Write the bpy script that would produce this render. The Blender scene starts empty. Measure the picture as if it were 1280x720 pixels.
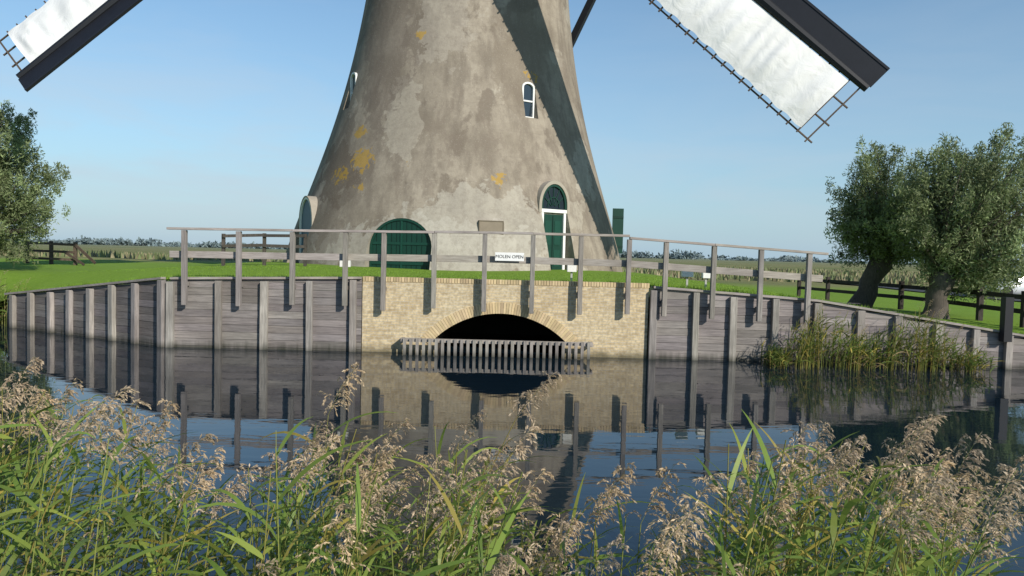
import bpy, math, random
import numpy as np
from mathutils import Vector, Matrix
random.seed(7); np.random.seed(7)
S = bpy.context.scene
S.view_settings.view_transform='Standard'
try: S.view_settings.look='None'
except Exception: pass
S.view_settings.exposure=0
V=Vector
# ---------------------------------------------------------------- helpers
class NT:
    def __init__(s,nt): s.nt=nt
    def n(s,t,**k):
        nd=s.nt.nodes.new(t)
        for a,b in k.items(): setattr(nd,a,b)
        return nd
    def l(s,a,b): s.nt.links.new(a,b)
    def noise(s,vec,scale,detail=5,rough=.55,dist=0):
        n=s.n('ShaderNodeTexNoise'); n.inputs['Scale'].default_value=scale
        n.inputs['Detail'].default_value=detail; n.inputs['Roughness'].default_value=rough
        n.inputs['Distortion'].default_value=dist
        if vec is not None: s.l(vec,n.inputs['Vector'])
        return n.outputs['Fac']
    def mapping(s,vec,scale=(1,1,1),loc=(0,0,0)):
        m=s.n('ShaderNodeMapping'); m.inputs['Scale'].default_value=scale; m.inputs['Location'].default_value=loc
        s.l(vec,m.inputs['Vector']); return m.outputs['Vector']
    def ramp(s,fac,stops,interp='LINEAR'):
        r=s.n('ShaderNodeValToRGB'); cr=r.color_ramp; cr.interpolation=interp
        while len(cr.elements)<len(stops): cr.elements.new(.5)
        for e,(p,c) in zip(cr.elements,stops):
            e.position=p; e.color=(c,c,c,1) if not hasattr(c,'__len__') else (*c,1)
        s.l(fac,r.inputs['Fac']); return r.outputs['Color']
    def mix(s,fac,a,b,mode='MIX'):
        m=s.n('ShaderNodeMix',data_type='RGBA',blend_type=mode)
        for k,x in ((0,fac),(6,a),(7,b)):
            if isinstance(x,(int,float)): m.inputs[k].default_value=x
            elif isinstance(x,tuple): m.inputs[k].default_value=(*x,1)
            else: s.l(x,m.inputs[k])
        return m.outputs[2]
    def math(s,op,a,b=None):
        m=s.n('ShaderNodeMath',operation=op)
        for i,x in enumerate((a,b)):
            if x is None: continue
            if isinstance(x,(int,float)): m.inputs[i].default_value=x
            else: s.l(x,m.inputs[i])
        return m.outputs[0]
    def spot(s,P,c,r0,r1,sc=(1,1,1)):
        v=s.n('ShaderNodeVectorMath',operation='SUBTRACT'); s.l(P,v.inputs[0]); v.inputs[1].default_value=c
        v2=s.n('ShaderNodeVectorMath',operation='MULTIPLY'); s.l(v.outputs[0],v2.inputs[0]); v2.inputs[1].default_value=sc
        l=s.n('ShaderNodeVectorMath',operation='LENGTH'); s.l(v2.outputs[0],l.inputs[0])
        m=s.n('ShaderNodeMapRange'); s.l(l.outputs['Value'],m.inputs[0]); m.inputs[1].default_value=r0; m.inputs[2].default_value=r1
        m.inputs[3].default_value=1; m.inputs[4].default_value=0; return m.outputs[0]
    def bump(s,h,strength=.3,dist=.02):
        b=s.n('ShaderNodeBump'); b.inputs['Strength'].default_value=strength; b.inputs['Distance'].default_value=dist
        s.l(h,b.inputs['Height']); return b.outputs['Normal']
def newmat(name):
    m=bpy.data.materials.new(name); m.use_nodes=True
    nt=m.node_tree; t=NT(nt); b=nt.nodes['Principled BSDF']
    b.inputs['Roughness'].default_value=.8
    b.inputs['Specular IOR Level'].default_value=.3
    geo=t.n('ShaderNodeNewGeometry'); 
    return m,t,b,geo.outputs['Position']
def colattr(t):
    a=t.n('ShaderNodeAttribute'); a.attribute_name='Col'; return a.outputs['Color']

def simple(name,col,rough=.7,var=.25,scale=3.,spec=.3,bump=.15,metal=0):
    m,t,b,P=newmat(name)
    n=t.noise(P,scale,6)
    c=t.mix(n,tuple(x*(1-var) for x in col),tuple(min(1,x*(1+var)) for x in col))
    c=t.mix(1.0,c,colattr(t),'MULTIPLY')
    t.l(c,b.inputs['Base Color']); b.inputs['Roughness'].default_value=rough
    b.inputs['Specular IOR Level'].default_value=spec; b.inputs['Metallic'].default_value=metal
    if bump: t.l(t.bump(t.noise(P,scale*12,4),bump,.01),b.inputs['Normal'])
    return m
def woodmat(name,dark,light,sc,stain=True):
    m,t,b,P=newmat(name)
    mp=t.mapping(P,sc)
    n=t.noise(mp,3.5,8,.65)
    c=t.mix(t.ramp(n,[(.3,0.),(.7,1.)]),dark,light)
    big=t.noise(P,.9,4)
    c=t.mix(t.ramp(big,[(.35,0.),(.7,.45)]),c,tuple(x*.6 for x in dark))
    c=t.mix(1.0,c,colattr(t),'MULTIPLY')
    if stain:
        sx=t.n('ShaderNodeSeparateXYZ'); t.l(P,sx.inputs[0])
        z=t.math('ADD',sx.outputs[2],t.math('MULTIPLY',t.noise(t.mapping(P,(6,6,.6)),1.5,4),.3))
        f=t.ramp(z,[(.13,.85),(.33,0.)])
        c=t.mix(f,c,(.025,.028,.018))
    t.l(c,b.inputs['Base Color']); b.inputs['Roughness'].default_value=.85
    t.l(t.bump(n,.5,.012),b.inputs['Normal'])
    return m
def foliage(name,trans=.35,rough=.6,nvar=True):
    m,t,b,P=newmat(name)
    c=colattr(t)
    if nvar:
        c=t.mix(1.0,c,t.ramp(t.noise(P,1.2,3),[(.3,.75),(.7,1.25)]),'MULTIPLY')
    t.l(c,b.inputs['Base Color']); b.inputs['Roughness'].default_value=rough
    tr=t.n('ShaderNodeBsdfTranslucent'); t.l(c,tr.inputs['Color'])
    mx=t.n('ShaderNodeMixShader'); mx.inputs[0].default_value=trans
    t.l(b.outputs[0],mx.inputs[1]); t.l(tr.outputs[0],mx.inputs[2])
    t.l(mx.outputs[0],m.node_tree.nodes['Material Output'].inputs['Surface'])
    return m

class MB:
    def __init__(s): s.v=[];s.f=[];s.c=[];s.m=[]
    def quad(s,pts,col=(1,1,1),mi=0):
        i=len(s.v); s.v.extend([tuple(p) for p in pts]); s.f.append(tuple(range(i,i+len(pts)))); s.c.append(col); s.m.append(mi)
    def grid(s,rows,col=(1,1,1),mi=0,close=False):
        i=len(s.v); n=len(rows[0])
        for r in rows: s.v.extend([tuple(p) for p in r])
        for a in range(len(rows)-1):
            for b in range(n if close else n-1):
                b2=(b+1)%n
                s.f.append((i+a*n+b,i+a*n+b2,i+(a+1)*n+b2,i+(a+1)*n+b)); s.c.append(col); s.m.append(mi)
    def hexa(s,p,col=(1,1,1),mi=0):
        i=len(s.v); s.v.extend([tuple(q) for q in p])
        for f in ((0,3,2,1),(4,5,6,7),(0,1,5,4),(1,2,6,5),(2,3,7,6),(3,0,4,7)):
            s.f.append(tuple(i+k for k in f)); s.c.append(col); s.m.append(mi)
    def box(s,c,sz,col=(1,1,1),mi=0,R=None):
        x,y,z=[q/2 for q in sz]; c=V(c)
        P=[V(q) for q in ((-x,-y,-z),(x,-y,-z),(x,y,-z),(-x,y,-z),(-x,-y,z),(x,-y,z),(x,y,z),(-x,y,z))]
        if R is not None: P=[R@q for q in P]
        s.hexa([c+q for q in P],col,mi)
    def beam(s,a,b,w,h,col=(1,1,1),mi=0,up=V((0,0,1))):
        a=V(a);b=V(b); d=(b-a).normalized(); side=d.cross(up)
        if side.length<1e-3: side=d.cross(V((0,1,0)))
        side.normalize(); u=side.cross(d).normalized()
        sw=side*w/2; uh=u*h/2
        s.hexa([a-sw-uh,a+sw-uh,b+sw-uh,b-sw-uh,a-sw+uh,a+sw+uh,b+sw+uh,b-sw+uh],col,mi)
    def tube(s,pts,rad,n=8,col=(1,1,1),mi=0,cap=True):
        rows=[]
        for k,p in enumerate(pts):
            p=V(p); a=V(pts[max(0,k-1)]); b=V(pts[min(len(pts)-1,k+1)]); d=(b-a).normalized()
            x=d.cross(V((0.3,1,.1))).normalized(); y=d.cross(x)
            r=rad[k] if hasattr(rad,'__len__') else rad
            rows.append([p+x*math.cos(q*2*math.pi/n)*r+y*math.sin(q*2*math.pi/n)*r for q in range(n)])
        s.grid(rows,col,mi,True)
        if cap: s.quad(rows[0],col,mi); s.quad(rows[-1],col,mi)
    def obj(s,name,mats,smooth=False,parent=None,bevel=0,uvf=None):
        me=bpy.data.meshes.new(name); me.from_pydata(s.v,[],s.f); 
        for m in mats: me.materials.append(m)
        me.polygons.foreach_set('material_index',s.m)
        a=me.attributes.new('Col','FLOAT_COLOR','FACE')
        a.data.foreach_set('color',[q for c in s.c for q in (c[0],c[1],c[2],1.0)])
        if smooth: me.polygons.foreach_set('use_smooth',[True]*len(s.f))
        if uvf:
            uv=me.uv_layers.new(name='UVMap')
            for l in me.loops: uv.data[l.index].uv=uvf(me.vertices[l.vertex_index].co)
        me.update()
        o=bpy.data.objects.new(name,me); S.collection.objects.link(o)
        if bevel:
            bm=o.modifiers.new('b','BEVEL'); bm.width=bevel; bm.segments=2; bm.limit_method='ANGLE'
        if parent: o.parent=parent
        return o
def empty(name,loc=(0,0,0)):
    e=bpy.data.objects.new(name,None); S.collection.objects.link(e); e.empty_display_size=.3
    return e
def rv(a,b): return random.uniform(a,b)
def grey(a=.8,b=1.15):
    k=rv(a,b); return (k,k*rv(.97,1.02),k*rv(.95,1.03))

# ---------------------------------------------------------------- camera
cam=bpy.data.objects.new('camera',bpy.data.cameras.new('camera')); S.collection.objects.link(cam)
cam.data.lens=26.7; cam.data.sensor_width=36; cam.data.clip_end=6000; cam.data.clip_start=.05
cam.matrix_world=Matrix.Translation((0,0,2.6))@Matrix.Rotation(math.radians(90-2.65),4,'X')@Matrix.Rotation(math.radians(1.4),4,'Z')
S.camera=cam
# ---------------------------------------------------------------- light
tosun=V((.80,-1.0,.66)).normalized()
el=math.asin(tosun.z); az=math.atan2(tosun.x,tosun.y)
sl=bpy.data.lights.new('sun','SUN'); sl.energy=5.0; sl.angle=math.radians(.5); sl.color=(1,.94,.84)
so=bpy.data.objects.new('sun',sl); S.collection.objects.link(so); so.rotation_euler=tosun.to_track_quat('Z','Y').to_euler()
w=bpy.data.worlds.new('World'); S.world=w; w.use_nodes=True
t=NT(w.node_tree); bg=w.node_tree.nodes['Background']
sky=t.n('ShaderNodeTexSky',sky_type='NISHITA'); sky.sun_disc=False; sky.sun_elevation=el; sky.sun_rotation=az
sky.air_density=1.0; sky.dust_density=.2; sky.ozone_density=2.2
tc=t.n('ShaderNodeTexCoord'); sx=t.n('ShaderNodeSeparateXYZ'); t.l(tc.outputs['Generated'],sx.inputs[0])
nz=t.noise(t.mapping(tc.outputs['Generated'],(1.6,1.6,9)),1.5,7,.55,.5)
cm=t.ramp(nz,[(.42,0.),(.72,1.)]); band=t.ramp(sx.outputs[2],[(0.0,.3),(.08,.75),(.18,0.35),(.4,0.)])
side=t.ramp(sx.outputs[0],[(-.0,1.),(.25,.45)])
sd2=t.n('ShaderNodeMapRange'); t.l(sx.outputs[0],sd2.inputs[0]); sd2.inputs[1].default_value=-.45; sd2.inputs[2].default_value=0.; sd2.inputs[3].default_value=1.25; sd2.inputs[4].default_value=.6
fac=t.math('MINIMUM',t.math('MULTIPLY',t.math('MULTIPLY',cm,band),sd2.outputs[0]),1.0)
base_sky=t.mix(1.0,sky.outputs[0],(.94,1.12,1.16),'MULTIPLY')
haze=t.ramp(sx.outputs[2],[(0.0,.92),(.05,.72),(.14,.45),(.30,.18),(.55,0.)])
c=t.mix(haze,base_sky,(3.1,4.35,5.5))
c=t.mix(fac,c,(4.7,5.3,5.95))
t.l(c,bg.inputs['Color']); bg.inputs['Strength'].default_value=.12

# ---------------------------------------------------------------- terrain
WY=19.2
base=[(-150,60,-.3),(-60,34,-.3),(-30,27.5,-.3),(-18,24.2,-.2),(-14.9,22.75,.98),(-12,21.15,1.38),(-8.7,19.3,1.72),(-3.8,19.3,1.84),(3.46,19.3,1.84),(5.5,19.3,1.74),(7.7,19.3,1.56),(12.1,19.0,.92),(14,18.9,.7),(17,18.8,.5),(22,18.3,-.3),(40,17,-.3),(150,10,-.3)]
def bint(x):
    for a,b in zip(base,base[1:]):
        if a[0]<=x<=b[0]:
            k=(x-a[0])/(b[0]-a[0]); return tuple(a[i]+(b[i]-a[i])*k for i in range(3))
    return base[-1]
def ss(x): x=max(0,min(1,x)); return x*x*(3-2*x)
def plateau(x,y):
    b=1.35+(0.62-1.35)*ss((x-3)/12)
    b=b+(.6-b)*ss((y-60)/40)
    ww=math.exp(-((x+3)/13)**4-((y-33)/17)**4)
    return b+(1.95-b)*ww+.05*math.sin(x*.5+y*.21)*ss((y-21)/5)
def hgt(x,y):
    bx,by,bz=bint(x); d=max(0,y-by); return bz+(plateau(x,y)-bz)*ss(d/3.0)
xs=[-150,-120,-90,-75,-60,-50,-45]+[x for x in np.arange(-40,40.01,1.0)]+[45,50,60,75,90,120,150]
xs=sorted(set(list(xs)+[b[0] for b in base]))
ds=[0,.3,.7,1.2,1.8,2.4,3,4,5,6,8,10,12,14,17,20,24,28,33,40,50,65,85,110,150,220,400,800,1600,3200]
mb=MB(); rows=[]
for d in ds:
    r=[]
    for x in xs:
        bx,by,bz=bint(x); px=x+d*x*.006; py=by+d
        r.append((px,py,bz+(plateau(px,py)-bz)*ss(d/3.0)))
    rows.append(r)
mb.grid(rows)
m,t,b,P=newmat('grass_ground')
n1=t.noise(P,.5,5); n2=t.noise(P,9,6,.7); n3=t.noise(t.mapping(P,(.02,.09,1)),1.2,5)
lawn=t.mix(n1,(.12,.225,.018),(.20,.33,.035)); lawn=t.mix(t.ramp(n2,[(.3,0.),(.75,.8)]),lawn,(.26,.36,.06))
lawn=t.mix(t.ramp(t.noise(P,60,2),[(.35,.4),(.6,0.)]),lawn,(.05,.10,.01))
field=t.mix(t.ramp(n3,[(.35,0.),(.65,1.)]),(.27,.23,.11),(.12,.16,.05))
sx=t.n('ShaderNodeSeparateXYZ'); t.l(P,sx.inputs[0])
yy=t.math('ADD',sx.outputs[1],t.math('MULTIPLY',n1,10))
mr=t.n('ShaderNodeMapRange'); t.l(yy,mr.inputs[0]); mr.inputs[1].default_value=56; mr.inputs[2].default_value=66
c=t.mix(mr.outputs[0],lawn,field)
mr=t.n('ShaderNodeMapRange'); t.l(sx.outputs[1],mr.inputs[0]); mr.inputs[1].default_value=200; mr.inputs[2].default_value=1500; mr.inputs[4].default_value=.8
c=t.mix(mr.outputs[0],c,(.24,.28,.26))  # aerial haze painted into the ground colour, paler with distance
t.l(c,b.inputs['Base Color']); b.inputs['Roughness'].default_value=.95; b.inputs['Specular IOR Level'].default_value=.1
t.l(t.bump(n2,.6,.05),b.inputs['Normal'])
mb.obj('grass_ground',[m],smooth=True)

# near bank under the camera
mb=MB(); rows=[]
for y,z in ((-14,1.2),(-2,1.05),(.8,.95),(1.8,.55),(2.8,.0),(4.2,-.5),(7,-.9)):
    rows.append([(x,y+.25*math.sin(x*.7),z+.06*math.sin(x*1.3+y)) for x in np.arange(-40,41,1.0)])
mb.grid(rows); mb.obj('near_bank_ground',[m],smooth=True)

# water
m,t,b,P=newmat('canal_water')
b.inputs['Base Color'].default_value=(.006,.014,.022,1); b.inputs['Roughness'].default_value=.008
b.inputs['IOR'].default_value=1.38; b.inputs['Specular IOR Level'].default_value=.62
h1=t.noise(t.mapping(P,(.8,2.2,1)),1.3,3,.5,.3); h2=t.noise(t.mapping(P,(1,2,1)),6,3,.55); h3=t.noise(t.mapping(P,(1,2.4,1)),14,2,.5)
patch=t.ramp(t.noise(P,.25,2),[(.45,.08),(.7,1.)])
sx=t.n('ShaderNodeSeparateXYZ'); t.l(P,sx.inputs[0])
mr=t.n('ShaderNodeMapRange'); t.l(sx.outputs[0],mr.inputs[0]); mr.inputs[1].default_value=3; mr.inputs[2].default_value=9; mr.inputs[3].default_value=.35; mr.inputs[4].default_value=1.5
mr2=t.n('ShaderNodeMapRange'); t.l(sx.outputs[1],mr2.inputs[0]); mr2.inputs[1].default_value=15; mr2.inputs[2].default_value=8; mr2.inputs[3].default_value=.6; mr2.inputs[4].default_value=1.8
amp=t.math('MULTIPLY',t.math('MULTIPLY',patch,mr.outputs[0]),mr2.outputs[0])
hs=t.math('ADD',t.math('MULTIPLY',h2,.22),t.math('MULTIPLY',h3,.05))
h=t.math('ADD',t.math('MULTIPLY',h1,.7),t.math('MULTIPLY',hs,amp))
t.l(t.bump(h,.13,.03),b.inputs['Normal'])
mb=MB(); mb.quad([(-170,-12,0),(170,-12,0),(170,64,0),(-170,64,0)]); mb.obj('canal_water',[m])

# ---------------------------------------------------------------- materials
M_plank=woodmat('weathered_plank',(.14,.125,.12),(.30,.27,.255),(.6,.6,9))
M_post=woodmat('weathered_post',(.17,.155,.14),(.38,.35,.315),(9,9,.6))
M_rail=woodmat('rail_wood',(.24,.21,.185),(.44,.40,.36),(.8,6,9),False)
M_dark=simple('tarred_wood',(.012,.013,.016),.5)
M_brown=woodmat('brown_wood',(.06,.042,.032),(.13,.095,.07),(5,5,2),False)
M_white=simple('white_paint',(.74,.74,.71),.5,.08,5)
M_green=simple('green_paint',(.006,.040,.027),.45,.2,3,.35)
M_glass=simple('window_glass',(.02,.03,.04),.08,.1,3,.8,0)
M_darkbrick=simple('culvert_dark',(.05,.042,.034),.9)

# ---------------------------------------------------------------- timber revetment
def revet(name,pts,wide=.17,tone=1.0):
    root=empty(name)
    mb=MB(); mp=MB(); mc=MB()
    for (x0,y0,z0),(x1,y1,z1) in zip(pts,pts[1:]):
        L=math.hypot(x1-x0,y1-y0); d=V(((x1-x0)/L,(y1-y0)/L,0)); nrm=V((d.y,-d.x,0))
        if nrm.y>0: nrm=-nrm
        zb=-.5; ph=.185
        while zb<max(z0,z1):
            zt=zb+ph
            a0=min(zt,z0)-.008; a1=min(zt,z1)-.008
            if a0>zb+.004 or a1>zb+.004:
                a0=max(a0,zb+.003);a1=max(a1,zb+.003)
                o=rv(0,.014); p0=V((x0,y0,0))+nrm*o; p1=V((x1,y1,0))+nrm*(o+rv(-.004,.004)); q=-nrm*.06
                g=grey(.7,1.18); g=tuple(k*tone for k in g)
                e=V((0,0,1))
                mb.hexa([p0+e*zb,p1+e*zb,p1+q+e*zb,p0+q+e*zb,p0+e*a0,p1+e*a1,p1+q+e*a1,p0+q+e*a0],g)
            zb+=ph
        mc.beam((x0+nrm.x*.02,y0+nrm.y*.02,z0+.03),(x1+nrm.x*.02,y1+nrm.y*.02,z1+.03),.15,.055,grey(.85,1.1))
        pc=V((x0,y0,0))+nrm*.075
        R_=Matrix.Rotation(math.atan2(d.y,d.x)+rv(-.03,.03),3,'Z')@Matrix.Rotation(rv(-.008,.008),3,'Y')
        h=z0-.03+rv(-.03,.02)
        mp.box((pc.x,pc.y,(h-.6)/2),(wide*rv(.88,1.12),.13,h+.6),grey(.8,1.25),R=R_)
    mb.obj('planks',[M_plank],parent=root); mc.obj('capping',[M_rail],parent=root); mp.obj('posts',[M_post],parent=root,bevel=.012)
    return root
leftx=[-8.62,-7.4,-6.25,-5.1,-4.0,-3.80]
revet('timber_retaining_wall',[(x,WY,1.72+(x+8.7)*.026) for x in leftx])
wing=[(-8.82,19.22),(-9.75,19.75),(-10.6,20.23),(-11.45,20.7),(-12.3,21.2),(-13.1,21.65),(-13.95,22.1),(-14.8,22.6),(-15.2,22.85)]
revet('timber_retaining_wall',[(x,y,1.72-(abs(x)-8.8)*.118) for x,y in wing],tone=.85)
rx=[3.58,4.65,5.6,6.66,7.73,8.8,9.7,10.7,11.6,12.4,13.4,14.5,16,17.5]
revet('timber_retaining_wall',[(x,WY-max(0,(x-7.7))*.06,(1.80-(x-3.5)*.057) if x<7.7 else 1.56-(x-7.7)*.145) for x in rx],tone=1.2)

# ---------------------------------------------------------------- brick headwall with arch
m,t,b,P=newmat('yellow_brick')
uv=t.n('ShaderNodeUVMap')
br=t.n('ShaderNodeTexBrick'); t.l(uv.outputs[0],br.inputs['Vector'])
br.inputs['Scale'].default_value=1; br.inputs['Brick Width'].default_value=.21; br.inputs['Row Height'].default_value=.065
br.inputs['Mortar Size'].default_value=.009; br.inputs['Color1'].default_value=(.62,.49,.29,1); br.inputs['Color2'].default_value=(.32,.23,.12,1)
br.inputs['Mortar'].default_value=(.44,.39,.31,1); br.inputs['Bias'].default_value=-.25
n=t.noise(P,1.1,6); c=t.mix(t.ramp(n,[(.35,0.),(.7,.5)]),br.outputs['Color'],(.60,.53,.38))
c=t.mix(t.ramp(t.noise(P,14,3),[(.35,.5),(.6,0.)]),c,(.24,.18,.10))
sx=t.n('ShaderNodeSeparateXYZ'); t.l(P,sx.inputs[0])
z=t.math('ADD',sx.outputs[2],t.math('MULTIPLY',t.noise(P,3,4),.25))
c=t.mix(t.ramp(z,[(.14,.8),(.36,0.)]),c,(.06,.055,.03))
t.l(c,b.inputs['Base Color']); b.inputs['Roughness'].default_value=.92
t.l(t.bump(br.outputs['Fac'],-.5,.01),b.inputs['Normal'])
M_brick=m
M_brick2=simple('arch_brick',(.50,.39,.23),.9,.25,9)
root=empty('brick_culvert_headwall')
ax,hw,zs,rise=-.27,1.64,.40,.66
Rr=(hw*hw+rise*rise)/(2*rise); zc=zs+rise-Rr
def archz(x): return zc+math.sqrt(max(0,Rr*Rr-(x-ax)**2))
mb=MB(); X0,X1,ZT=-3.78,3.46,1.80
mb.hexa([(X0,WY,-.6),(ax-hw,WY,-.6),(ax-hw,WY+.4,-.6),(X0,WY+.4,-.6),(X0,WY,ZT),(ax-hw,WY,ZT),(ax-hw,WY+.4,ZT),(X0,WY+.4,ZT)])
mb.hexa([(ax+hw,WY,-.6),(X1,WY,-.6),(X1,WY+.4,-.6),(ax+hw,WY+.4,-.6),(ax+hw,WY,ZT),(X1,WY,ZT),(X1,WY+.4,ZT),(ax+hw,WY+.4,ZT)])
cs=np.linspace(ax-hw,ax+hw,41)
mb.grid([[(x,WY,archz(x)) for x in cs],[(x,WY,ZT) for x in cs]])
mb.obj('brickwork',[M_brick],parent=root,uvf=lambda c:(c.x+c.y*.3,c.z))
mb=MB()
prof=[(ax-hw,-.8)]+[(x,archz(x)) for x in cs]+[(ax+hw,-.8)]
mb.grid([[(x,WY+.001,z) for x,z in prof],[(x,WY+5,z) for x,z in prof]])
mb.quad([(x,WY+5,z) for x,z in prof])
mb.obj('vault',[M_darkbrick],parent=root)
mb=MB(); a0=math.asin(hw/Rr)+.10; N=62
for i in range(N):
    p=-a0+2*a0*i/N; q=p+2*a0/N*.88
    g=grey(.78,1.2)
    P0=[(ax+r*math.sin(a),zc+r*math.cos(a)) for r,a in ((Rr-.004,p),(Rr-.004,q),(Rr+.27,q),(Rr+.27,p))]
    mb.hexa([(x,WY-.02,z) for x,z in P0]+[(x,WY+.2,z) for x,z in P0],g)
mb.obj('arch_ring',[M_brick2],parent=root)
mb=MB(); x=X0
while x<X1-.03:
    mb.box((x+.034,WY+.1,ZT+.055),(.06,.23,.115),grey(.75,1.2)); x+=.0705
mb.obj('coping',[M_brick2],parent=root)
# trash rack
root=empty('trash_rack'); mb=MB(); x=-2.64
while x<1.97:
    mb.box((x,18.80+rv(-.01,.01),.04+rv(-.01,.01)),(.075,.05,.74),grey(.9,1.15)); x+=.158
mb.obj('slats',[M_post],parent=root)
mb=MB(); mb.beam((-2.74,18.86,.37),(2.04,18.86,.37),.06,.09); mb.beam((-2.74,18.86,-.05),(2.04,18.86,-.05),.06,.09)
for xx in (-2.72,2.02): mb.beam((xx,18.86,.35),(xx,19.2,.35),.08,.09)
mb.obj('rails',[M_rail],parent=root)

# ---------------------------------------------------------------- handrail
root=empty('wooden_handrail'); mb=MB(); mr_=MB()
px=[-8.2,-6.84,-5.5,-4.18,-3.22,-1.96,-.7,.5,1.7,2.9,3.82,5.02,6.2,7.4]
def topz(x): return 3.0+.09*ss((x+8)/8) if x<2.9 else 3.04-(x-2.9)*.054
def midz(x): return 2.36+.07*ss((x+8)/8) if x<2.9 else 2.40-(x-2.9)*.053
for x in px:
    zb=1.13+rv(-.06,.06) if x<3 else (1.13-(x-3)*.03)
    zt=topz(x)-.035
    mb.box((x,18.98,(zb+zt)/2),(.115,.13,zt-zb),grey(.8,1.1),R=Matrix.Rotation(rv(-.006,.006),3,'Y'))
    mb.box((x,19.10,1.62 if x<3 else 1.5-(x-3)*.05),(.11,.13,.10),grey(.7,.9))
mb.obj('posts',[M_post],parent=root,bevel=.008)
runs=[(-8.62,-5.5),(-5.5,-1.96),(-1.96,.5),(.5,2.9),(2.9,5.02),(5.02,7.85)]
for a,b2 in runs:
    mr_.beam((a+.004,18.98,topz(a+.01)),(b2-.004,18.98,topz(b2-.01)+rv(-.012,.012)),.17,.06,grey(.9,1.15))
for a,b2 in [(-8.62,-4.18),(-4.18,-.7),(-.7,2.9),(2.9,6.2),(6.2,7.8)]:
    mr_.beam((a+.004,19.085,midz(a)),(b2-.004,19.085,midz(b2)+rv(-.01,.01)),.05,.17,grey(.9,1.15))
mr_.obj('rails',[M_rail],parent=root,bevel=.006)
# sign
root=empty('open_sign'); mb=MB(); mb.box((-.08,18.90,2.50),(.72,.025,.21)); mb.obj('board',[M_white],parent=root,bevel=.004)
fc=bpy.data.curves.new('lettering','FONT'); fc.body='MOLEN OPEN'; fc.size=.112; fc.align_x='CENTER'; fc.align_y='CENTER'; fc.extrude=.002
fo=bpy.data.objects.new('lettering',fc); S.collection.objects.link(fo); fo.location=(-.08,18.884,2.50); fo.rotation_euler=(math.radians(90),0,0)
fc.materials.append(M_dark); fo.parent=root
# garden lamps
for (x,y,sz) in ((-4.35,19.75,.26),(1.55,19.9,.24),(4.65,20.2,.30),(5.25,20.6,.2)):
    root=empty('garden_floodlight'); g=hgt(x,y); mb=MB()
    mb.box((x,y,g+.16),(.05,.05,.34),(.5,.5,.5)); mb.obj('stem',[M_white],parent=root)
    mb=MB(); mb.box((x,y,g+.40),(sz,.18,.19)); mb.box((x,y,g+.51),(sz*1.12,.21,.03),(.8,.8,.8)); mb.obj('housing',[M_white],parent=root,bevel=.01)

# ---------------------------------------------------------------- mill
CX,CY=-2.66,35.5
prof=[(1.2,7.90),(2.0,7.72),(2.6,7.55),(3.4,7.28),(4.2,7.02),(5.0,6.76),(5.8,6.50),(6.5,6.28),(7.5,5.95),(8.6,5.62),(10.2,5.24),(11.9,4.92),(14.0,4.6),(16.5,4.3),(18.6,4.12)]
pz=[p[0] for p in prof]; pr=[p[1] for p in prof]
cf=np.polyfit(pz,pr,5)
def R(z): return float(np.polyval(cf,z))
def cxz(z): return CX+.03*(z-2.5)
def surf(th,z,off=0): r=R(z)+off; return V((cxz(z)+r*math.sin(th),CY-r*math.cos(th),z))
mill=empty('windmill')
m,t,b,P=newmat('mill_render')
big=t.noise(P,.42,7,.6,.6); fine=t.noise(P,4.5,8,.7); streak=t.noise(t.mapping(P,(1.3,1.3,.13)),1.6,6,.6)
c=t.mix(t.ramp(big,[(.35,0.),(.65,1.)]),(.215,.182,.14),(.33,.285,.225))
c=t.mix(t.ramp(streak,[(.38,.6),(.55,0.)]),c,(.16,.133,.105))
sx=t.n('ShaderNodeSeparateXYZ'); t.l(P,sx.inputs[0])
rep=t.noise(t.mapping(P,(1,1,.8),(3,7,1)),.55,9,.55,.3)
def splat(c,pos,r0,r1,sc,col,amt,nscale=1.6,thr=.42):
    s_=t.spot(P,pos,r0,r1,sc); nn=t.noise(P,nscale,7,.62,.3)
    v=t.math('ADD',s_,t.math('MULTIPLY',t.math('SUBTRACT',nn,.5),1.5))
    return t.mix(t.ramp(v,[(thr,0.),(thr+.04,amt)]),c,col)
zf=t.ramp(t.math('DIVIDE',sx.outputs[2],12),[(.15,.10),(.4,.02),(.9,0.)])
repf=t.ramp(t.math('ADD',rep,zf),[(.635,0.),(.65,.5)])
c=t.mix(repf,c,(.42,.38,.31))
br_=t.ramp(t.noise(t.mapping(P,(1,1,.7),(11,2,5)),.6,8,.6,.2),[(.55,0.),(.59,.65)])
c=t.mix(br_,c,(.15,.122,.095))
br2=t.ramp(t.noise(t.mapping(P,(1.2,1.2,.5),(1,22,5)),1.3,9,.65,.5),[(.55,0.),(.59,.45)])
c=t.mix(br2,c,(.19,.155,.122))
c=splat(c,(-4.4,30.5,7.6),.3,1.7,(1.5,.4,.55),(.42,.38,.31),.42)
c=splat(c,(-1.2,28.6,3.4),.5,3.0,(.6,.3,1.0),(.43,.40,.34),.5,1.2,.5)
c=splat(c,(-3.2,28.6,2.6),.5,3.0,(.35,.3,1.6),(.45,.42,.36),.45,1.4,.5)
c=splat(c,(3.0,31.3,6.6),.2,1.3,(1.5,.4,.5),(.44,.40,.33),.5)
c=splat(c,(-7.0,31.8,5.6),.2,1.8,(1.,.4,.8),(.13,.10,.075),.7)
c=splat(c,(-7.2,32.,3.2),.2,2.2,(1.,.4,1.2),(.17,.135,.105),.5)
c=splat(c,(-2.9,29.7,12.2),.2,2.4,(1.,.4,.6),(.40,.36,.30),.4,1.3,.5)
c=splat(c,(.2,30.3,10.6),.3,1.9,(1.,.4,.5),(.20,.165,.125),.5,1.3,.5)
c=splat(c,(-5.3,31.3,10.6),.3,1.9,(1.,.4,.32),(.16,.13,.105),.55,1.3,.5)
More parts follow.
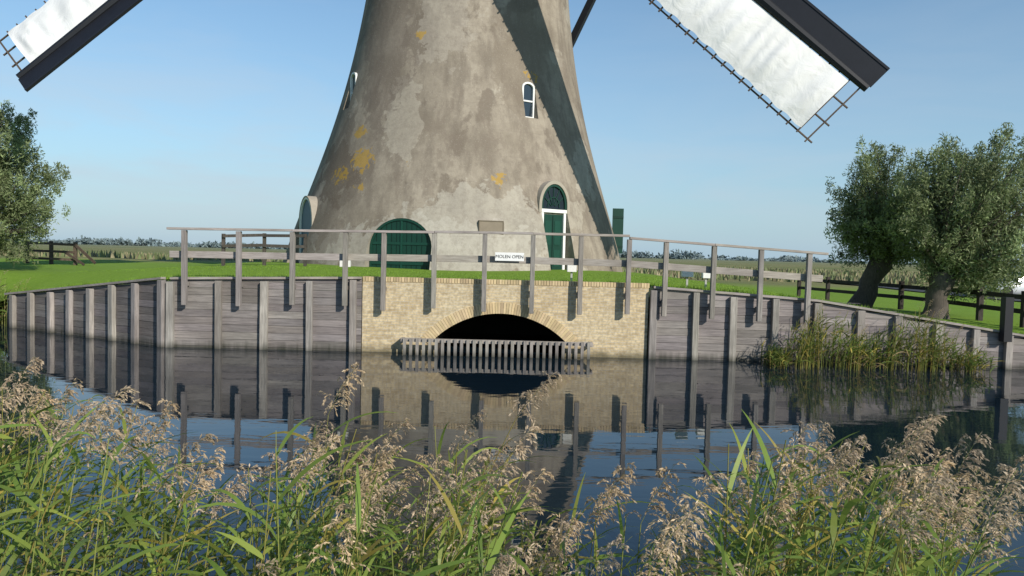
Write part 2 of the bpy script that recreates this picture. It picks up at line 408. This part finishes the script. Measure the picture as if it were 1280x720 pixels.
c=t.mix(t.ramp(fine,[(.3,.45),(.55,0.)]),c,(.17,.14,.112))
c=t.mix(t.ramp(t.noise(P,22,3),[(.6,0.),(.72,.3)]),c,(.47,.43,.37))
for pos,r,th_ in (((-6.0,30.6,6.1),.65,.56),((-5.9,30.5,5.0),.5,.62),((-.6,28.8,5.4),.42,.62),((-6.9,31.4,5.5),.65,.62),((-6.2,30.9,7.3),.45,.62),((-4.1,30.,5.9),.5,.78),((-3.9,30.8,11.2),.4,.72),((.6,30.5,9.8),.6,.78)):
    c=splat(c,pos,0.,r*1.7,(1,.4,1),(.38,.235,.04),.75,4.5,th_)
wv=t.math('FRACT',t.math('MULTIPLY',sx.outputs[2],1/1.05))
c=t.mix(t.math('MULTIPLY',t.ramp(wv,[(0.,.35),(.03,.0)]),t.ramp(big,[(.4,0.),(.6,1.)])),c,(.15,.12,.10))
t.l(c,b.inputs['Base Color']); b.inputs['Roughness'].default_value=.95; b.inputs['Specular IOR Level'].default_value=.15
hh=t.math('ADD',t.math('MULTIPLY',fine,1.),t.math('MULTIPLY',repf,.5))
t.l(t.bump(hh,.5,.03),b.inputs['Normal'])
M_mill=m
def archo(w_,z0,zsp,h,n=18):
    return [(-w_,z0)]+[(-w_*math.cos(math.pi*k/n),zsp+h*math.sin(math.pi*k/n)) for k in range(n+1)]+[(w_,z0)]
mb=MB(); rows=[]
for z in np.linspace(1.2,18.6,72):
    rows.append([surf(2*math.pi*k/160,z) for k in range(160)])
mb.grid(rows,close=True); mb.quad(rows[0][::-1]); mb.quad(rows[-1])
tower=mb.obj('tower',[M_mill],parent=mill)
rad=math.radians
def lf(th,rd,zmid):
    n=V((math.sin(th),-math.cos(th),0)); tv=V((math.cos(th),math.sin(th),0)); o=V((cxz(zmid),CY,0))
    return lambda s,z,off=0: o+n*(rd+off)+tv*s+V((0,0,z))
import bmesh
OP={}
def opening(key,th,outline,rd,zmid):
    L=lf(th,rd,zmid); OP[key]=L
    A=[L(s,z,0) for s,z in outline]; B=[L(s,z,3.0) for s,z in outline]; n=len(A)
    me=bpy.data.meshes.new('cut'); 
    vs=A+B; fs=[tuple(range(n))[::-1],tuple(range(n,2*n))]+[(i,(i+1)%n,n+(i+1)%n,n+i) for i in range(n)]
    me.from_pydata([tuple(v) for v in vs],[],fs)
    bm=bmesh.new(); bm.from_mesh(me); bmesh.ops.recalc_face_normals(bm,faces=bm.faces); bm.to_mesh(me); bm.free()
    o=bpy.data.objects.new('cut',me); S.collection.objects.link(o); return o
tW,tE,tF,tS,tD=rad(-12.4),rad(37.0),rad(32.4),rad(-57),rad(-56)
cuts=[opening('wagon',tW,archo(1.27,.9,2.62,1.18,24),R(3.6)-.10,3),
      opening('entr',tE,archo(.66,.9,4.50,.84),R(4.5)-.05,4),
      opening('fwin',tF,archo(.31,8.0,9.25,.22,10),R(9.2)-.10,9),
      opening('swin',tS,archo(.31,8.5,9.85,.22,10),R(9.7)-.10,9),
      opening('sdoor',tD,archo(.78,.9,3.65,1.05),R(3.9),4)]
bm=bmesh.new(); bm.from_mesh(tower.data); bmesh.ops.remove_doubles(bm,verts=bm.verts,dist=1e-5); bmesh.ops.recalc_face_normals(bm,faces=bm.faces); bm.to_mesh(tower.data); bm.free()
for c_ in cuts:
    md=tower.modifiers.new('cut','BOOLEAN'); md.operation='DIFFERENCE'; md.object=c_; md.solver='EXACT'
bpy.context.view_layer.update()
dg=bpy.context.evaluated_depsgraph_get()
nm=bpy.data.meshes.new_from_object(tower.evaluated_get(dg)); tower.modifiers.clear(); tower.data=nm
for c_ in cuts: bpy.data.objects.remove(c_)
nm.polygons.foreach_set('use_smooth',[True]*len(nm.polygons)); nm.set_sharp_from_angle(angle=rad(25)); nm.update()
# cap (thatched)
M_thatch=simple('thatch',(.10,.08,.055),.95,.4,6,.1,.6)
mb=MB(); rows=[]
for k in range(16):
    a=k/15*math.pi/2; rr=4.75*math.cos(a)**.8 if k<15 else .01; z=18.4+5.6*math.sin(a)
    rows.append([V((CX+.3+rr*math.sin(q*2*math.pi/48),CY-rr*math.cos(q*2*math.pi/48)*1.12,z)) for q in range(48)])
mb.grid(rows,close=True); mb.quad(rows[0]); mb.obj('cap',[M_thatch],smooth=True,parent=mill)
M_stone=simple('pale_render_trim',(.34,.30,.245),.9,.2,4)
def fpoly(mb,L,outline,off,col=(1,1,1)): mb.quad([L(s,z,off) for s,z in outline],col)
def fstrip(mb,L,pts,wd,off,col=(1,1,1),o0=-.01):
    n=len(pts); A=[];B=[]
    for i,(s,z) in enumerate(pts):
        a=pts[max(0,i-1)]; c2=pts[min(n-1,i+1)]
        dx,dz=c2[0]-a[0],c2[1]-a[1]; l_=math.hypot(dx,dz) or 1
        nx,nz=-dz/l_*wd/2,dx/l_*wd/2
        A.append((s+nx,z+nz)); B.append((s-nx,z-nz))
    f=lambda p,o: L(p[0],p[1],o)
    mb.grid([[f(p,o0) for p in A],[f(p,off) for p in A],[f(p,off) for p in B],[f(p,o0) for p in B]],col)
    for e in (0,-1): mb.quad([f(A[e],o0),f(A[e],off),f(B[e],off),f(B[e],o0)],col)
def mk(name,fn,mats,**k):
    mb=MB(); fn(mb); return mb.obj(name,mats,parent=mill,**k)
# wagon door
L=OP['wagon']; at=lambda w_,zs_,h: (lambda s: zs_+h*math.sqrt(max(0,1-(s/w_)**2)))
def f(mb):
    fpoly(mb,L,archo(1.26,1.5,2.62,1.17,24),.02)
    for k in range(-6,7):
        s=k*.2; zt=at(1.25,2.62,1.16)(s)-.03
        fstrip(mb,L,[(s,1.6),(s,zt)],.018,.028,(.3,.3,.3))
    fstrip(mb,L,[(-1.2,2.85),(1.2,2.85)],.10,.05,(1.2,1.2,1.2)); fstrip(mb,L,[(-1.24,2.1),(1.24,2.1)],.10,.05,(1.2,1.2,1.2)); fstrip(mb,L,[(0,1.6),(0,3.75)],.07,.06,(1.3,1.3,1.3))
    fstrip(mb,L,archo(1.22,1.5,2.62,1.13,24),.08,.07,(1.1,1.1,1.1))
mk('wagon_door',f,[M_green])
# entrance
L=OP['entr']
def f(mb):
    fpoly(mb,L,[(-.5,1.6),(.5,1.6),(.5,4.15),(-.5,4.15)],.02)
    for k in (-1,1):
        for (z0,z1) in ((2.1,2.75),(2.95,3.9)): fstrip(mb,L,[(k*.24,z0),(k*.24,z1)],.3,.035,(1.35,1.35,1.35))
    fstrip(mb,L,[(0,1.7),(0,4.1)],.02,.04,(.3,.3,.3))
mk('entrance_door',f,[M_green])
mk('fanlight_glass',lambda mb:fpoly(mb,L,archo(.60,4.3,4.50,.78),.015),[M_glass])
def f(mb):
    fstrip(mb,L,[(-.57,1.6),(-.57,4.22)],.12,.09); fstrip(mb,L,[(.57,1.6),(.57,4.22)],.12,.09)
    fstrip(mb,L,[(-.65,4.28),(.65,4.28)],.13,.11)
mk('entrance_frame',f,[M_white])
def f(mb):
    fstrip(mb,L,archo(.60,4.36,4.50,.78,20),.09,.09)
    for a in (30,60,90,120,150): 
        ca,sa=math.cos(rad(a)),math.sin(rad(a)); fstrip(mb,L,[(.1*ca,4.42+.1*sa),(.6*ca,4.48+.76*sa)],.03,.05)
    fstrip(mb,L,[(.3*math.cos(q*math.pi/10),4.42+.4*math.sin(q*math.pi/10)) for q in range(11)],.03,.055)
mk('fanlight_frame',f,[M_green])
mk('fanlight_surround',lambda mb:fstrip(mb,L,archo(.715,4.2,4.50,.90,20),.13,.13,(1,1,1),-.7),[M_stone])
def win(key,z0,zs_,h,nm_):
    L=OP[key]
    mk(nm_+'_glass',lambda mb:fpoly(mb,L,archo(.28,z0,zs_,h,10),.012),[M_glass])
    def f(mb):
        fstrip(mb,L,archo(.265,z0,zs_,h-.03,12),.075,.10); fstrip(mb,L,[(-.30,z0+.05),(.30,z0+.05)],.09,.11)
        fstrip(mb,L,[(-.25,z0+.72),(.25,z0+.72)],.06,.07)
    mk(nm_+'_frame',f,[M_white])
    mk(nm_+'_sill',lambda mb:fstrip(mb,L,[(-.38,z0-.05),(.38,z0-.05)],.07,.36),[M_white])
win('fwin',8.0,9.25,.22,'front_window'); win('swin',8.5,9.85,.22,'side_window')
L=OP['sdoor']
M_bluegrey=simple('blue_grey_paint',(.06,.11,.15),.45)
mk('side_door',lambda mb:fpoly(mb,L,archo(.77,1.5,3.65,1.04),.02),[M_bluegrey])
mk('side_door_frame',lambda mb:fstrip(mb,L,archo(.73,1.5,3.65,1.0,20),.09,.08),[M_white])
mk('side_door_surround',lambda mb:fstrip(mb,L,archo(.80,1.5,3.65,1.07,20),.05,.10,(.95,.95,.95),-1.0),[M_stone])
# right shutter door standing open
mb=MB(); a=surf(rad(86),3.7,.0); mb.box((a.x+.22,a.y-.1,3.72),(.50,.07,2.05),(1,1,1)); mb.box((a.x+.22,a.y-.145,4.35),(.5,.03,.1),(.7,.7,.7)); mb.box((a.x+.22,a.y-.145,3.0),(.5,.03,.1),(.7,.7,.7))
mb.obj('open_shutter',[M_green],parent=mill)
# plaque
Lp=lf(rad(14.3),R(3.45)+.01,3.5)
mk('plaque',lambda mb:fstrip(mb,Lp,[(-.44,3.52),(.44,3.52)],.44,.02,(.66,.62,.58),-.3),[M_stone])
mk('plaque_frame',lambda mb:[fstrip(mb,Lp,p,.04,.035,(.45,.42,.38),-.3) for p in ([(-.47,3.765),(.47,3.765)],[(-.47,3.275),(.47,3.275)],[(-.46,3.3),(-.46,3.74)],[(.46,3.3),(.46,3.74)])],[M_stone])
# tail beams
mb=MB(); mb.beam((5.1,41.5,18.9),(-2.4,44.5,2.8),.34,.34)
mb.beam((-3,41.5,18.7),(5.6,41.5,18.7),.4,.4); mb.beam((-2.69,36,19.5),(-2.69,45,2.6),.45,.45)
mb.obj('tail_beams',[M_dark],parent=mill)
# sails
hub=V((-2.68,29.5,21.9))
a=V((14.07,-5,-14.42)).normalized(); bb=V((-13.78,-3,-13.74)).normalized()
e=(a+bb).normalized(); f2=(a-bb).normalized()
a=(e+f2).normalized(); bb=(e-f2).normalized()
nf=bb.cross(a).normalized()
if nf.y>0: nf=-nf      # front normal
mb=MB(); mb.tube([hub+nf*.5,hub,hub-nf*6.5],[.5,.62,.55],14); mb.box(hub,(1.1,1.1,1.1),R=nf.to_track_quat('Z','Y').to_matrix())
mb.obj('windshaft',[M_dark],parent=mill)
m,t,b,P=newmat('sail_cloth')
c=t.mix(t.noise(P,.8,6),(.64,.63,.60),(.80,.80,.78))
c=t.mix(t.ramp(t.noise(P,3,6),[(.55,0.),(.8,.3)]),c,(.45,.42,.36))
t.l(c,b.inputs['Base Color']); b.inputs['Roughness'].default_value=.9
t.l(t.bump(t.noise(P,1.8,4,.5,.8),.4,.10),b.inputs['Normal'])
M_cloth=m
LS=20.15
for idx,d in enumerate((a,bb,-a,-bb)):
    mo=nf.cross(d).normalized()
    tr=(-mo*math.cos(.22)-nf*math.sin(.22)).normalized()
    ld=(mo*math.cos(.30)+nf*math.sin(.30)).normalized()
    off=nf*(.15 if idx%2 else -.15); H=hub+off
    mb=MB(); mb.tube([H,H+d*8,H+d*14,H+d*LS],[.36,.30,.20,.13],8); 
    mb.beam(H+d*5.2+ld*.48,H+d*(LS+.05)+ld*.48,.76,.05,(1,1,1.1),up=ld.cross(d))
    mb.beam(H+d*5.2+ld*.86,H+d*(LS+.05)+ld*.86,.08,.10,(1.2,1.2,1.3),up=ld.cross(d))
    mb.obj('sail_stock',[M_dark],parent=mill)
    mb=MB(); s=4.0
    while s<=LS:
        mb.beam(H+d*s-ld*0.02-nf*.05,H+d*s+tr*(2.48+rv(-.04,.04))-nf*.05,.05,.06,grey(.8,1.2),up=nf); s+=.42
    for wv_ in (.8,1.6,2.36): mb.beam(H+d*4+tr*wv_-nf*.10,H+d*LS+tr*wv_-nf*.10,.045,.045,up=nf)
    mb.obj('sail_lattice',[M_brown],parent=mill)
    mb=MB(); rows=[]
    n1_,n2_=260,16
    ph=[rv(0,6.28) for _ in range(4)]
    for i in range(n1_+1):
        s=4.4+(LS-.6-4.4)*i/n1_; row=[]
        for j in range(n2_+1):
            u=j/n2_; wdt=.20+u*2.12
            edge=0.06*(math.sin(s*3.74)**2)*(u>.9)
            env=math.sin(math.pi*min(1,u*1.1))
            z=.03+.12*math.sin(math.pi*u)+env*(.03*math.sin(s*8.3+u*2.5+ph[0]+1.5*math.sin(s*.9))+.022*math.sin(s*14.7-u*3+ph[1])*(.5+.5*math.sin(s*1.7+ph[2]))+.04*math.sin(s*2.9+ph[3]+u))
            row.append(H+d*s+tr*(wdt-edge)+nf*z)
        rows.append(row)
    mb.grid(rows); mb.obj('sail_cloth',[M_cloth],smooth=True,parent=mill)

# ---------------------------------------------------------------- trees
M_leaf=foliage('willow_leaf',.35); M_bark=woodmat('bark',(.05,.042,.035),(.13,.11,.09),(7,7,1.2),False)
def leafcloud(centers,rads,per,ln,wd,colf,up=.35):
    out=[]; cs_=[]
    for cidx,(c,r) in enumerate(zip(centers,rads)):
        n=per
        dirs=np.random.normal(size=(n,3)); dirs/=np.linalg.norm(dirs,axis=1)[:,None]
        rr=np.random.rand(n)**.55*1.15
        p=np.array(c)+dirs*rr[:,None]*np.array(r)
        ax_=np.random.normal(size=(n,3))*.75+dirs*.5; ax_[:,2]+=up; ax_/=np.linalg.norm(ax_,axis=1)[:,None]
        sd=np.cross(ax_,np.random.normal(size=(n,3))); sd/=np.linalg.norm(sd,axis=1)[:,None]
        l=ln*np.random.uniform(.6,1.3,(n,1)); w_=wd*np.random.uniform(.6,1.3,(n,1))
        q=np.stack([p-ax_*l/2,p+sd*w_/2,p+ax_*l/2,p-sd*w_/2],1)
        out.append(q.reshape(-1,3)); cs_.extend([colf(cidx) for _ in range(n)])
    v=np.concatenate(out); n=len(v)//4
    return v,[(4*i,4*i+1,4*i+2,4*i+3) for i in range(n)],cs_
def cloudobj(name,v,f,c,mat,parent=None):
    mb=MB(); mb.v=v.tolist(); mb.f=f; mb.c=c; mb.m=[0]*len(f); return mb.obj(name,[mat],parent=parent)
def willow(x,y,lean,headz,crown_c,crown_r,tr,nc=150,per=120,seed=1,name='willow_tree'):
    random.seed(seed); np.random.seed(seed)
    root=empty(name); g=hgt(x,y)-.1
    mb=MB(); hd=V((x+lean[0],y+lean[1],headz))
    b0=V((x,y,g)); pts=[b0.lerp(hd,k/6)+V((rv(-.07,.07),rv(-.05,.05),0))*(k>0) for k in range(7)]
    mb.tube(pts,[tr*1.45,tr*1.12,tr,tr*.95,tr*1.0,tr*1.2,tr*.9],12)
    cc=V(crown_c); cr=V(crown_r)
    centers=[];rads=[];tone=[]
    for k in range(nc):
        d=V((random.gauss(0,1),random.gauss(0,1),random.gauss(0,1))).normalized()
        rr=random.random()**.5*rv(.9,1.12)
        lump=1+.10*math.sin(3*math.atan2(d.z,d.x)+seed)+.07*math.sin(7*math.atan2(d.z,d.x)+d.y*4)
        rr*=lump
        tip=V((cc.x+d.x*cr.x*rr,cc.y+d.y*cr.y*rr,cc.z+d.z*cr.z*rr))
        src=hd.lerp(tip,.45)+V((rv(-.2,.2),rv(-.2,.2),rv(-.1,.3)))
        if k%3==0: mb.tube([hd,src,tip],[.08,.04,.010],5,cap=False)
        tn_=rv(.65,1.25)
        dirv=(tip-hd).normalized()
        for q in range(3):
            p=tip-dirv*(q*.34)+V((rv(-.12,.12),rv(-.12,.12),rv(-.1,.1)))
            k2=(.17+.09*q)*rv(.8,1.3); centers.append(tuple(p)); rads.append((k2,k2,k2*rv(1.1,2.0))); tone.append(tn_*rv(.9,1.1))
    mb.obj('trunk_and_limbs',[M_bark],smooth=True,parent=root)
    def colf(i):
        k=tone[i]*rv(.7,1.35); s=rv(0,1)
        return ((.17+.07*s)*k,(.225+.05*s)*k,(.09+.05*s)*k)
    v,f,c=leafcloud(centers,rads,per,.17,.042,colf)
    cloudobj('crown',v,f,c,M_leaf,root)
willow(13.75,30,(.9,.1,0),2.9,(14.5,30,4.6),(2.2,2.0,2.65),.38,250,56,3)
willow(14.85,26.6,(.15,.0,0),2.3,(16.1,26.8,4.35),(3.0,2.3,2.95),.37,430,56,5)
willow(-21.3,30,(.1,0,0),2.6,(-21.0,30,4.85),(2.95,2.6,3.9),.4,450,62,8)
random.seed(21); np.random.seed(21)

# ---------------------------------------------------------------- fences
def fence(name,pts,h,rails,pw=.13,rh=.13,mat=M_brown):
    root=empty(name); mb=MB(); mr2=MB()
    P=[V((x,y,hgt(x,y))) for x,y in pts]
    for p in P: mb.box((p.x,p.y,p.z+h/2-.1),(pw,pw,h+.2),grey(.7,1.2))
    for p,q in zip(P,P[1:]):
        for r in rails: mr2.beam(p+V((-.0,-.09,r)),q+V((0,-.09,r+rv(-.02,.02))),.045,rh,grey(.7,1.2))
    mb.obj('posts',[mat],parent=root)
    if rails: mr2.obj('rails',[mat],parent=root)
fence('paddock_fence',[(16.3,21.8),(16.1,23.8),(16.05,26),(16.0,28.4),(15.9,31),(15.7,34),(15.6,37.5),(15.5,41)],1.15,(.95,.5),.16,.15,woodmat('dark_fence_wood',(.025,.02,.018),(.06,.05,.042),(5,5,2),False))
fence('paddock_fence',[(-26.2,41),(-24.9,41),(-23.6,41)],1.25,(1.1,.7,.3),.15)
root=empty('gate_brace_rails'); mb=MB(); mb.beam((-23.6,40.9,2.5),(-22.3,40.6,1.5),.05,.14); mb.beam((-24.2,40.9,2.1),(-22.9,40.6,1.4),.05,.12); mb.obj('rails',[M_brown],parent=root)
fence('low_rail_barrier',[(-9.9,26),(-8.5,26),(-7.1,26)],1.1,(1.02,.68),.10,.10,woodmat('barrier_wood',(.05,.045,.04),(.13,.11,.09),(5,5,2),False))
fence('mooring_post',[(12.25,18.75)],.9,(),.2,.1,M_dark)

# ---------------------------------------------------------------- road + car
m,t,b,P=newmat('asphalt'); c=t.mix(t.noise(P,30,4),(.04,.04,.042),(.075,.073,.07)); t.l(c,b.inputs['Base Color'])
mb=MB(); mb.grid([[(xx,y,plateau(xx,y)+.06) for y in range(24,120,4)] for xx in (27.5,30,32.5)]) 
mb.obj('road',[m])
root=empty('parked_car'); gx,gy=30.8,46.0; gz=plateau(gx,gy)+.06
M_car=simple('car_paint',(.62,.64,.66),.25,.03,2,.6,0); M_tyre=simple('tyre',(.02,.02,.02),.8)
sec=[(-2.1,.45,.62,.72),(-2.05,.3,.80,.80),(-1.3,.22,.92,.86),(-.75,.2,.98,.88),(0,.2,1.0,.88),(1.0,.2,1.0,.88),(1.8,.25,.97,.85),(2.1,.4,.85,.78)]
mb=MB(); rows=[]
for (u,z0,z1,wd) in sec:
    rows.append([V((gx+u,gy+yy,gz+zz)) for yy,zz in ((-wd,z0),(-wd-.03,(z0+z1)/2),(-wd+.04,z1-.06),(-wd+.14,z1),(wd-.14,z1),(wd-.04,z1-.06),(wd+.03,(z0+z1)/2),(wd,z0))])
mb.grid(rows,close=True); mb.quad(rows[0]); mb.quad(rows[-1][::-1]); mb.obj('body',[M_car],smooth=True,parent=root)
mb=MB(); A=[(-1.05,.95),(-.35,1.42),(.3,1.5),(1.1,1.46),(1.85,1.0)]
mb.grid([[V((gx+u,gy-.80+(z-.95)*.3,gz+z)) for u,z in A],[V((gx+u,gy+.80-(z-.95)*.3,gz+z)) for u,z in A]])
mb.obj('roof_and_screens',[M_car],smooth=True,parent=root)
mb=MB()
for sg in (-1,1): mb.quad([V((gx+u,gy+sg*(.83-(z-.95)*.3),gz+z)) for u,z in [(-.95,.97),(-.3,1.36),(.3,1.43),(1.05,1.39),(1.65,.99)]])
mb.quad([V((gx-1.06,gy-.7,gz+.98)),V((gx-1.06,gy+.7,gz+.98)),V((gx-.42,gy+.6,gz+1.40)),V((gx-.42,gy-.6,gz+1.40))])
mb.obj('windows',[M_glass],parent=root)
mb=MB()
for u in (-1.35,1.35):
    for sg in (-1,1): mb.tube([(gx+u,gy+sg*.72,gz+.32),(gx+u,gy+sg*.92,gz+.32)],.32,18)
mb.obj('wheels',[M_tyre],parent=root)

# ---------------------------------------------------------------- distant vegetation
M_far=foliage('far_foliage',.1)
cen=[];rd=[]
x=-760
while x<860:
    hg=max(.8,2.2+2.6*math.sin(x*.013)+2.0*math.sin(x*.047+1)+rv(-2,2.5)); 
    if rv(0,1)<.75:
        for k in range(3): cen.append((x+rv(-5,5),720+rv(-20,20),.6+hg*rv(.2,.7))); rd.append((rv(6,11),6,hg*.5))
    x+=8
tn=[rv(.85,1.12) for _ in cen]
v,f,c=leafcloud(cen,rd,50,4.0,2.0,lambda i:(.16*tn[i],.21*tn[i],.215*tn[i]),0)  # bluish leaf colour has the distance haze painted in
cloudobj('distant_tree_line',v,f,c,M_far)
def blades(n,xr,yr,h,wd,colf,zf,lean=.25,keep=None):
    X=np.random.uniform(*xr,n); Y=np.random.uniform(*yr,n); mb=MB()
    for x,y in zip(X,Y):
        if keep and not keep(x,y): continue
        z=zf(x,y)-.02; hh=h*rv(.5,1.25); a=rv(0,6.28); w2=wd/2
        dx,dy=math.cos(a)*w2,math.sin(a)*w2; lx,ly=rv(-lean,lean)*hh,rv(-lean,lean)*hh
        mb.v+= [(x-dx,y-dy,z),(x+dx,y+dy,z),(x+lx,y+ly,z+hh)]; i=len(mb.v)-3
        mb.f.append((i,i+1,i+2)); mb.c.append(colf()); mb.m.append(0)
    return mb
def straw():
    k=rv(.75,1.15); return (.25*k,.22*k,.125*k) if rv(0,1)<.5 else (.15*k,.185*k,.075*k)
mb=blades(20000,(-95,110),(66,130),.65,.35,straw,lambda x,y:plateau(x,y)); mb.obj('meadow_reeds',[M_far])
M_grass=foliage('grass_blade',.35)
def gcol():
    k=rv(.7,1.3); return (.19*k,.31*k,.035*k)
mb=blades(30000,(-15,17),(19.35,26),.05,.022,gcol,hgt,.5,lambda x,y: y>bint(x)[1]+.02)
mb2=blades(9000,(-15,14),(0,.28),.14,.018,gcol,lambda x,y:0,.6)
for i in range(0,len(mb2.v),3):
    x,y,_=mb2.v[i]; bx,by,bz=bint(max(-14.9,min(14,x)))
    for k in range(3):
        q=mb2.v[i+k]; mb2.v[i+k]=(q[0],q[1]+by+.0,q[2]+bz-.01)
o=len(mb.v); mb.v+=mb2.v; mb.f+=[tuple(q+o for q in f_) for f_ in mb2.f]; mb.c+=mb2.c; mb.m+=mb2.m
mb.obj('lawn_grass',[M_grass])

# ---------------------------------------------------------------- reeds
M_reed=foliage('reed',.45,.45,False)
wind=V((1,.15,0))
def reed(mb,base,H,plume,lw=.026,ll=.45,nl=10,green=1.0,sr=.0045,pl=.26,dens=1.0,l0=.22):
    leanv=V((rv(-.05,.25),rv(-.12,.12),0))*H
    def sp(t): return base+V((0,0,H*t*(1-.04*t)))+leanv*t*t
    g=rv(.85,1.3); yel=rv(0,1)**2
    sc=(.24*g+.12*yel,.28*g,.08*g)
    pts=[sp(k/6) for k in range(7)]; mb.tube(pts,[sr*(1-.4*k/6) for k in range(7)],4,sc,cap=False)
    az0=rv(0,6.28)
    for k in range(nl):
        tt=l0+(.97-l0)*k/nl+rv(-.02,.02); p=sp(tt)
        az_=az0+k*math.pi+rv(-.7,.7); out=V((math.cos(az_),math.sin(az_),0))+wind*.65; out.normalize()
        L=ll*rv(.65,1.2)*(1 if k<nl-2 else .75); el_=rv(.45,1.15); droop=rv(.3,1.4)
        kk=rv(.6,1.25); 
        if rv(0,1)<.08+.14*yel: lc=(.48*kk,.39*kk,.09*kk)
        elif tt<.42 and rv(0,1)<.35: lc=(.36*kk,.27*kk,.13*kk)
        else: lc=((.20+.09*yel)*kk*green,(.305+.02*yel)*kk*green,.065*kk*green)
        roll=rv(-.9,.9); side0=out.cross(V((0,0,1))).normalized()
        pos=p.copy(); n=7; rows=[]; e_=el_
        for j in range(n+1):
            u=j/n; dr=out*math.cos(e_)+V((0,0,math.sin(e_)))
            nn=side0.cross(dr); sd=(side0*math.cos(roll)+nn*math.sin(roll))
            wj=lw*(min(1,.45+u*2.4))*(1-u**2.2)*.5+.0008
            rows.append([pos-sd*wj,pos+sd*wj]); pos=pos+dr*(L/n); e_-=droop/n*(1+u)
        mb.grid(rows,lc)
    if plume:
        top=sp(1.0); ad=(V((0,0,1))+leanv*.8/H+wind*.35+V((rv(-.25,.2),rv(-.15,.15),0))).normalized()
        kk=rv(.75,1.25); warm=rv(0,1)
        pc=((.54+.05*warm)*kk,(.43+.01*warm)*kk,(.32-.05*warm)*kk)
        nb=int(34*dens)
        mb.tube([top,top+ad*pl*.5+wind*.02,top+ad*pl*.95+wind*.07],[sr*.5,sr*.35,.0008],3,sc,cap=False)
        for k in range(nb):
            u=k/nb; st=top+ad*pl*u*.9+wind*.06*u*u
            a_=rv(0,6.28); o_=(V((math.cos(a_),math.sin(a_),0))+wind*.75).normalized()
            L=pl*(.50-.27*u)*rv(.6,1.15); e_=rv(.85,1.3); pos=st.copy(); ns=10
            for j in range(ns):
                dr=o_*math.cos(e_)+V((0,0,math.sin(e_))); pos=pos+dr*L/ns; e_-=rv(.12,.30)
                if j<1: continue
                for h in range(2 if j>2 else 1):
                    dd=(dr+V((rv(-.6,.6),rv(-.6,.6),rv(-.8,.2)))).normalized(); s_=dd.cross(V((rv(-1,1),rv(-1,1),rv(-1,1)))).normalized()
                    l_=.016*rv(.7,1.5)*pl/.26; w_=.0026*rv(.7,1.4)*pl/.26; kq=rv(.65,1.35)
                    mb.quad([pos,pos+dd*l_*.5+s_*w_,pos+dd*l_,pos+dd*l_*.5-s_*w_],(pc[0]*kq,pc[1]*kq,pc[2]*kq))

# the reed bed is taller in some stretches of the bank than in others
def Ht(u):
    T=[(0,450),(60,455),(150,480),(200,520),(240,600),(330,610),(370,540),(420,500),(470,530),(520,590),(560,570),(595,480),(630,590),(700,625),(780,600),(850,620),(885,730),(905,620),(930,545),(1000,510),(1090,525),(1200,545),(1245,610),(1280,700)]
    if u<=0: return 450
    for p,q in zip(T,T[1:]):
        if p[0]<=u<=q[0]: return p[1]+(q[1]-p[1])*(u-p[0])/(q[0]-p[0])
    return 720
mb=MB(); cnt=0
def plant(u,y,tv,plum,pl,lw=None):
    x=y*(u-640)/950
    H=2.6-y*(tv-316-(u-640)*.0244)/950
    if plum: H-=pl*.8
    if H<.7: return
    reed(mb,V((x-.1*H,y,-.05)),H,plum,lw or rv(.016,.027),rv(.38,.62),random.choice((8,9,10,11)),1,.0042,pl)
for k in range(400):
    y=rv(2.8,5.6); u=rv(-60,1290)
    tv=Ht(u)+abs(random.gauss(0,50)); 
    if tv>735: continue
    dens=rv(0,1)
    if 855<u<912 and dens<.8: continue
    if 640<u<860 and dens<.4: continue
    if 235<u<350 and dens<.3: continue
    if 910<u<1250 and dens<.2: continue
    if u>1240 and dens<.6: continue
    plum=rv(0,1)<(.24 if u<400 else (.42 if 600<u<880 else .27))
    plant(u,y,tv,plum,rv(.26,.36)); cnt+=1
# individual tall flowering stems that stand above the bed
for (u,tv,y) in ((30,432,4.6),(75,465,4.2),(115,500,4.0),(150,488,4.4),(205,545,4.0),(285,560,4.3),(430,432,5.0),(385,530,4.2),(450,515,4.4),(600,445,4.6),(655,585,4.0),(290,560,4.5),(700,650,3.6),(795,558,4.0),(760,600,4.0),(830,575,4.2),(535,560,4.2),(935,530,4.4),(980,520,4.2),(1010,515,4.2),(1060,495,4.4),(1100,505,4.2),(1140,500,4.4),(1190,518,4.2),(1225,545,4.2),(1100,560,3.7),(1160,570,3.8)):
    plant(u,y,tv,True,rv(.32,.42))
mb.obj('reed_bed',[M_reed],smooth=False)
mb=MB()
for k in range(300):
    x=rv(6.2,11.4); y=18.3+rv(-.35,.5)-abs(x-9)*.02
    hh=rv(.55,1.35)*(1.0 if 6.7<x<10.9 else .6)*(1+.25*math.sin(x*2.7))
    br_n=rv(0,1)
    reed(mb,V((x,y,-.05)),hh,rv(0,1)<.2,.026,.42,6,.55 if br_n<.5 else .8,.007,.2,.4)
mb.obj('reed_clump',[M_reed])
mb=MB()
for k in range(120):
    x=rv(-19,-15.1); y=23.2+rv(-.6,.6)+(-15-x)*.35
    reed(mb,V((x,y,-.05)),rv(.8,1.7),rv(0,1)<.15,.035,.45,6,1,.008,.2,.4)
mb.obj('reed_clump',[M_reed])
print('reeds',cnt)
